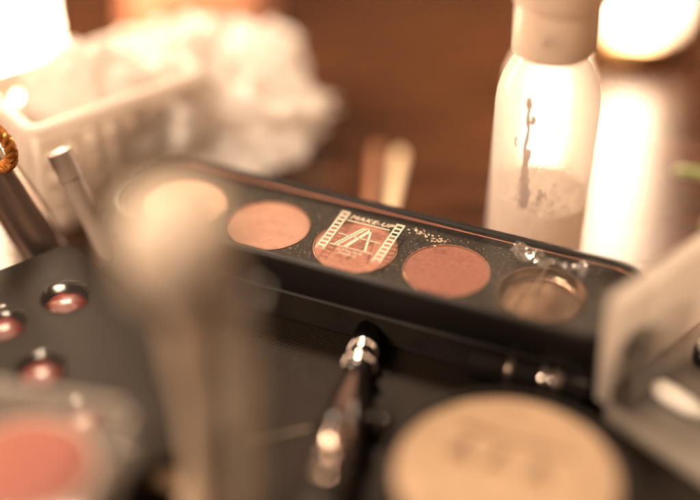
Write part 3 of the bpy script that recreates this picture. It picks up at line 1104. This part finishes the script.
# ------------------------------------------------------------------ banded tube lying behind the jar
pA2 = at(470, 360, CT + 0.0055)
pB2 = at(590, 391, CT + 0.0055)
d2 = pB2 - pA2
lt = thing('eyeliner', 'glossy black eyeliner tube with bright steel bands lying behind the powder jar', 'eyeliner', pA2)
lt.rotation_euler = (0, PI / 2, math.atan2(d2.y, d2.x))
L2 = d2.length
bm = bmesh.new()
lathe(bm, [(0, 0), (0.0045, 0.0003), (0.0052, 0.001), (0.0052, L2 - 0.001), (0.0046, L2 - 0.0002), (0, L2)], seg=36)
obj('tube', bm, M['gloss'], lt)
for (px, w, m_) in ((513, 0.0014, 'gunmetal'), (547, 0.0016, 'chrome'), (559, 0.0024, 'chrome')):
    s = (px - 470) / 120.0 * L2
    bm = bmesh.new()
    lathe(bm, [(0.0051, s - w / 2 - 0.0002), (0.0055, s - w / 2), (0.0056, s), (0.0055, s + w / 2), (0.0051, s + w / 2 + 0.0002)], seg=36)
    obj('band', bm, M[m_], lt)

# ------------------------------------------------------------------ round powder jar at the front
jc = at(506, 473, 0.0190)
jt = thing('powder_jar', 'round black powder jar with a large tan top, nearest the front edge', 'jar', (jc.x, jc.y, CT + 0.0003))
JR = 0.0290
zt = 0.0190 - CT
bm = bmesh.new()
lathe(bm, [(0, 0), (JR + 0.001, 0), (JR + 0.0030, 0.001), (JR + 0.0034, 0.003), (JR + 0.0034, zt - 0.004), (JR + 0.0026, zt - 0.001), (JR + 0.0014, zt + 0.0004), (JR, zt + 0.0004), (JR - 0.0006, zt - 0.0010), (JR - 0.0006, zt - 0.003)], seg=96)
obj('jar_body', bm, M['matte'], jt)
bm = bmesh.new()
lathe(bm, [(JR - 0.0008, zt - 0.0028), (JR - 0.0008, zt - 0.0006), (JR - 0.003, zt - 0.0002), (JR * 0.6, zt), (0, zt + 0.0001)], seg=96)
tp = obj('tan_top', bm, M['tan'], jt)
bm = bmesh.new()
zr = zt + 0.00012
# worn relief marks, two rows running parallel to the palette
for (u0, v0, sgn) in ((-0.0130, 0.0030, 1), (-0.0030, 0.0030, -1), (0.0075, 0.0030, 1)):
    for (a, b, c_, d_) in ((-0.0025, -0.0035, 0.0, 0.0035), (0.0, 0.0035, 0.0028 * sgn, -0.0035), (-0.0014, -0.0008, 0.0020, -0.0008)):
        stroke(bm, u0 + a, v0 + b, u0 + c_, v0 + d_, 0.0013, zr - 0.0001, zr + 0.0001)
stroke(bm, -0.016, 0.0115, 0.014, 0.0115, 0.0013, zr - 0.0001, zr + 0.0001)
obj('relief_marks', bm, M['tandark'], tp, smooth=False, rotz=ROT)

# ------------------------------------------------------------------ clear hinged case at right
CZ2 = 0.0120
h0 = at(601, 402, CZ2)
h1 = at(700, 328, CZ2)
hd = (h1 - h0)
hang = math.atan2(hd.y, hd.x)
hc = thing('clear_case', 'clear plastic hinged case standing open at the right with frosted raised lid', 'case', (h0.x, h0.y, CT + 0.0003), (0, 0, hang))
HL, HB = 0.100, 0.075
hh = CZ2 - CT
bm = bmesh.new()
# base tray: x along hinge, y towards the camera side (negative)
loft_rr(bm, HL, HB, 0.003, [(0.0008, 0.0), (0, 0.0008), (0, hh), (0.0012, hh), (0.0014, 0.0014)], seg=6, off=(HL / 2, -HB / 2))
M['trayplastic'] = clear('cloudy tray plastic', haze=0.26, rough=0.08, hazecol=(0.92, 0.84, 0.76))
obj('base_tray', bm, M['trayplastic'], hc)
bm = bmesh.new()
LH = 0.035
box(bm, 0.0, HL, 0.0006, 0.0016, hh + 0.0008, hh + LH)
obj('lid_panel', bm, M['lidplastic'], hc, smooth=False)
bm = bmesh.new()
box(bm, -0.0010, 0.0001, -0.0030, 0.0018, hh + 0.0006, hh + LH + 0.0004, 0.0004)
box(bm, 0.0002, HL, -0.0030, 0.0018, hh + LH + 0.0002, hh + LH + 0.0012, 0.0004)
M['lidedge'] = clear('thick lid edge plastic', haze=0.40, rough=0.08, hazecol=(0.95, 0.87, 0.79))
obj('lid_rim', bm, M['lidedge'], hc)
bm = bmesh.new()
tube(bm, [(0.002, 0.0004, hh + 0.0010), (HL - 0.002, 0.0004, hh + 0.0010)], 0.0010, seg=10)
obj('hinge', bm, M['hazy'], hc)

# cotton swab in the case
s0 = at(662, 390, CT + 0.0045)
s1 = at(760, 448, CT + 0.0045)
sd = s1 - s0
st = thing('cotton_swab', 'cotton swab with a fat cream tip lying in the clear case', 'cotton swab', s0)
st.rotation_euler = (0, PI / 2, math.atan2(sd.y, sd.x))
bm = bmesh.new()
lathe(bm, [(0, -0.003), (0.0016, -0.0026), (0.0028, -0.0008), (0.0031, 0.003), (0.0027, 0.009), (0.0018, 0.0125), (0.0012, 0.0135)], seg=28)
for v in bm.verts:
    v.co += v.co.normalized() * 0.0003 * noise.noise(v.co * 700)
obj('cotton_tip', bm, M['cotton'], st)
bm = bmesh.new()
tube(bm, [(0, 0, 0.012), (0, 0, 0.045)], 0.0012, seg=14)
obj('stick', bm, M['green'], st)

# dark button with pale top at the right edge
c = at(701, 350, CT + 0.006)
t = thing('bottle_stopper', 'tiny dark stopper with a pale cap at the right edge inside the clear case', 'stopper', (c.x + 0.002, c.y, CT + 0.0022))
bm = bmesh.new()
lathe(bm, [(0, 0), (0.0040, 0), (0.0042, 0.0005), (0.0042, 0.0040), (0.0036, 0.0046), (0, 0.0046)], seg=28)
obj('stem', bm, M['gloss'], t)
bm = bmesh.new()
lathe(bm, [(0.0030, 0.0047), (0.0030, 0.0062), (0.0020, 0.0074), (0, 0.0077)], seg=28)
obj('cap', bm, M['cotton'], t)

# curved pale green stem upper right
bm = bmesh.new()
pts = []
g0 = at(676, 170, 0.020)
g1 = at(700, 216, 0.006)
for i in range(22):
    q = i / 21
    p = g0.lerp(g1, q) + Vector((0.007 * math.sin(PI * q) + 0.004 * q, 0, 0.004 * math.sin(PI * q)))
    pts.append(p)
pts += [pts[-1] + (pts[-1] - pts[-2]) * k for k in range(1, 5)]
for p in pts:
    p.z = max(p.z, 0.0018)
tube(bm, pts, [0.0010] + [0.0016] * (len(pts) - 2) + [0.0012], seg=12)
tag(obj('plastic_stem', bm, M['green']), 'pale green curved plastic stem arching at the upper right edge', 'plastic stem')

# ------------------------------------------------------------------ fan brush at the bottom left
f0 = at(182, 492, CT + 0.004)
f1 = at(162, 468, CT + 0.010)
ft = thing('fan_brush', 'tiny fan brush with splayed pale hairs at the bottom between compact and brush', 'makeup brush', f0)
dirf = (f1 - f0).normalized()
side = dirf.cross(Vector((0, 0, 1))).normalized()
bm = bmesh.new()
for i in range(80):
    a = rad(random.uniform(-34, 34))
    dd = dirf * math.cos(a) + side * math.sin(a)
    ln = 0.0105 * random.uniform(0.85, 1.05)
    o_ = Vector((random.gauss(0, 0.0002), random.gauss(0, 0.0002), random.gauss(0, 0.0003)))
    tube(bm, [o_, dd * ln * 0.5 + o_, dd * ln + o_ + Vector((0, 0, 0.0006))], [0.00012, 0.00011, 0.00004], seg=3, caps=False)
obj('bristles', bm, M['whitehair'], ft, smooth=False)
bm = bmesh.new()
back = at(212, 512, CT + 0.0022) - f0
tube(bm, [(0, 0, 0), back * 0.15, back * 0.5, back], [0.0007, 0.0011, 0.0013, 0.0012], seg=12)
obj('handle', bm, M['gunmetal'], ft)

# stray hair lying across the case
bm = bmesh.new()
hp = [at(160 + 150 * q, 442 + 5 * math.sin(q * 4.2) - 10 * q * q, CT + 0.0006) for q in [i / 24 for i in range(25)]]
tube(bm, hp, 0.00013, seg=5)
tag(obj('stray_hair', bm, M['whitehair']), 'single pale stray hair lying across the black case', 'hair')
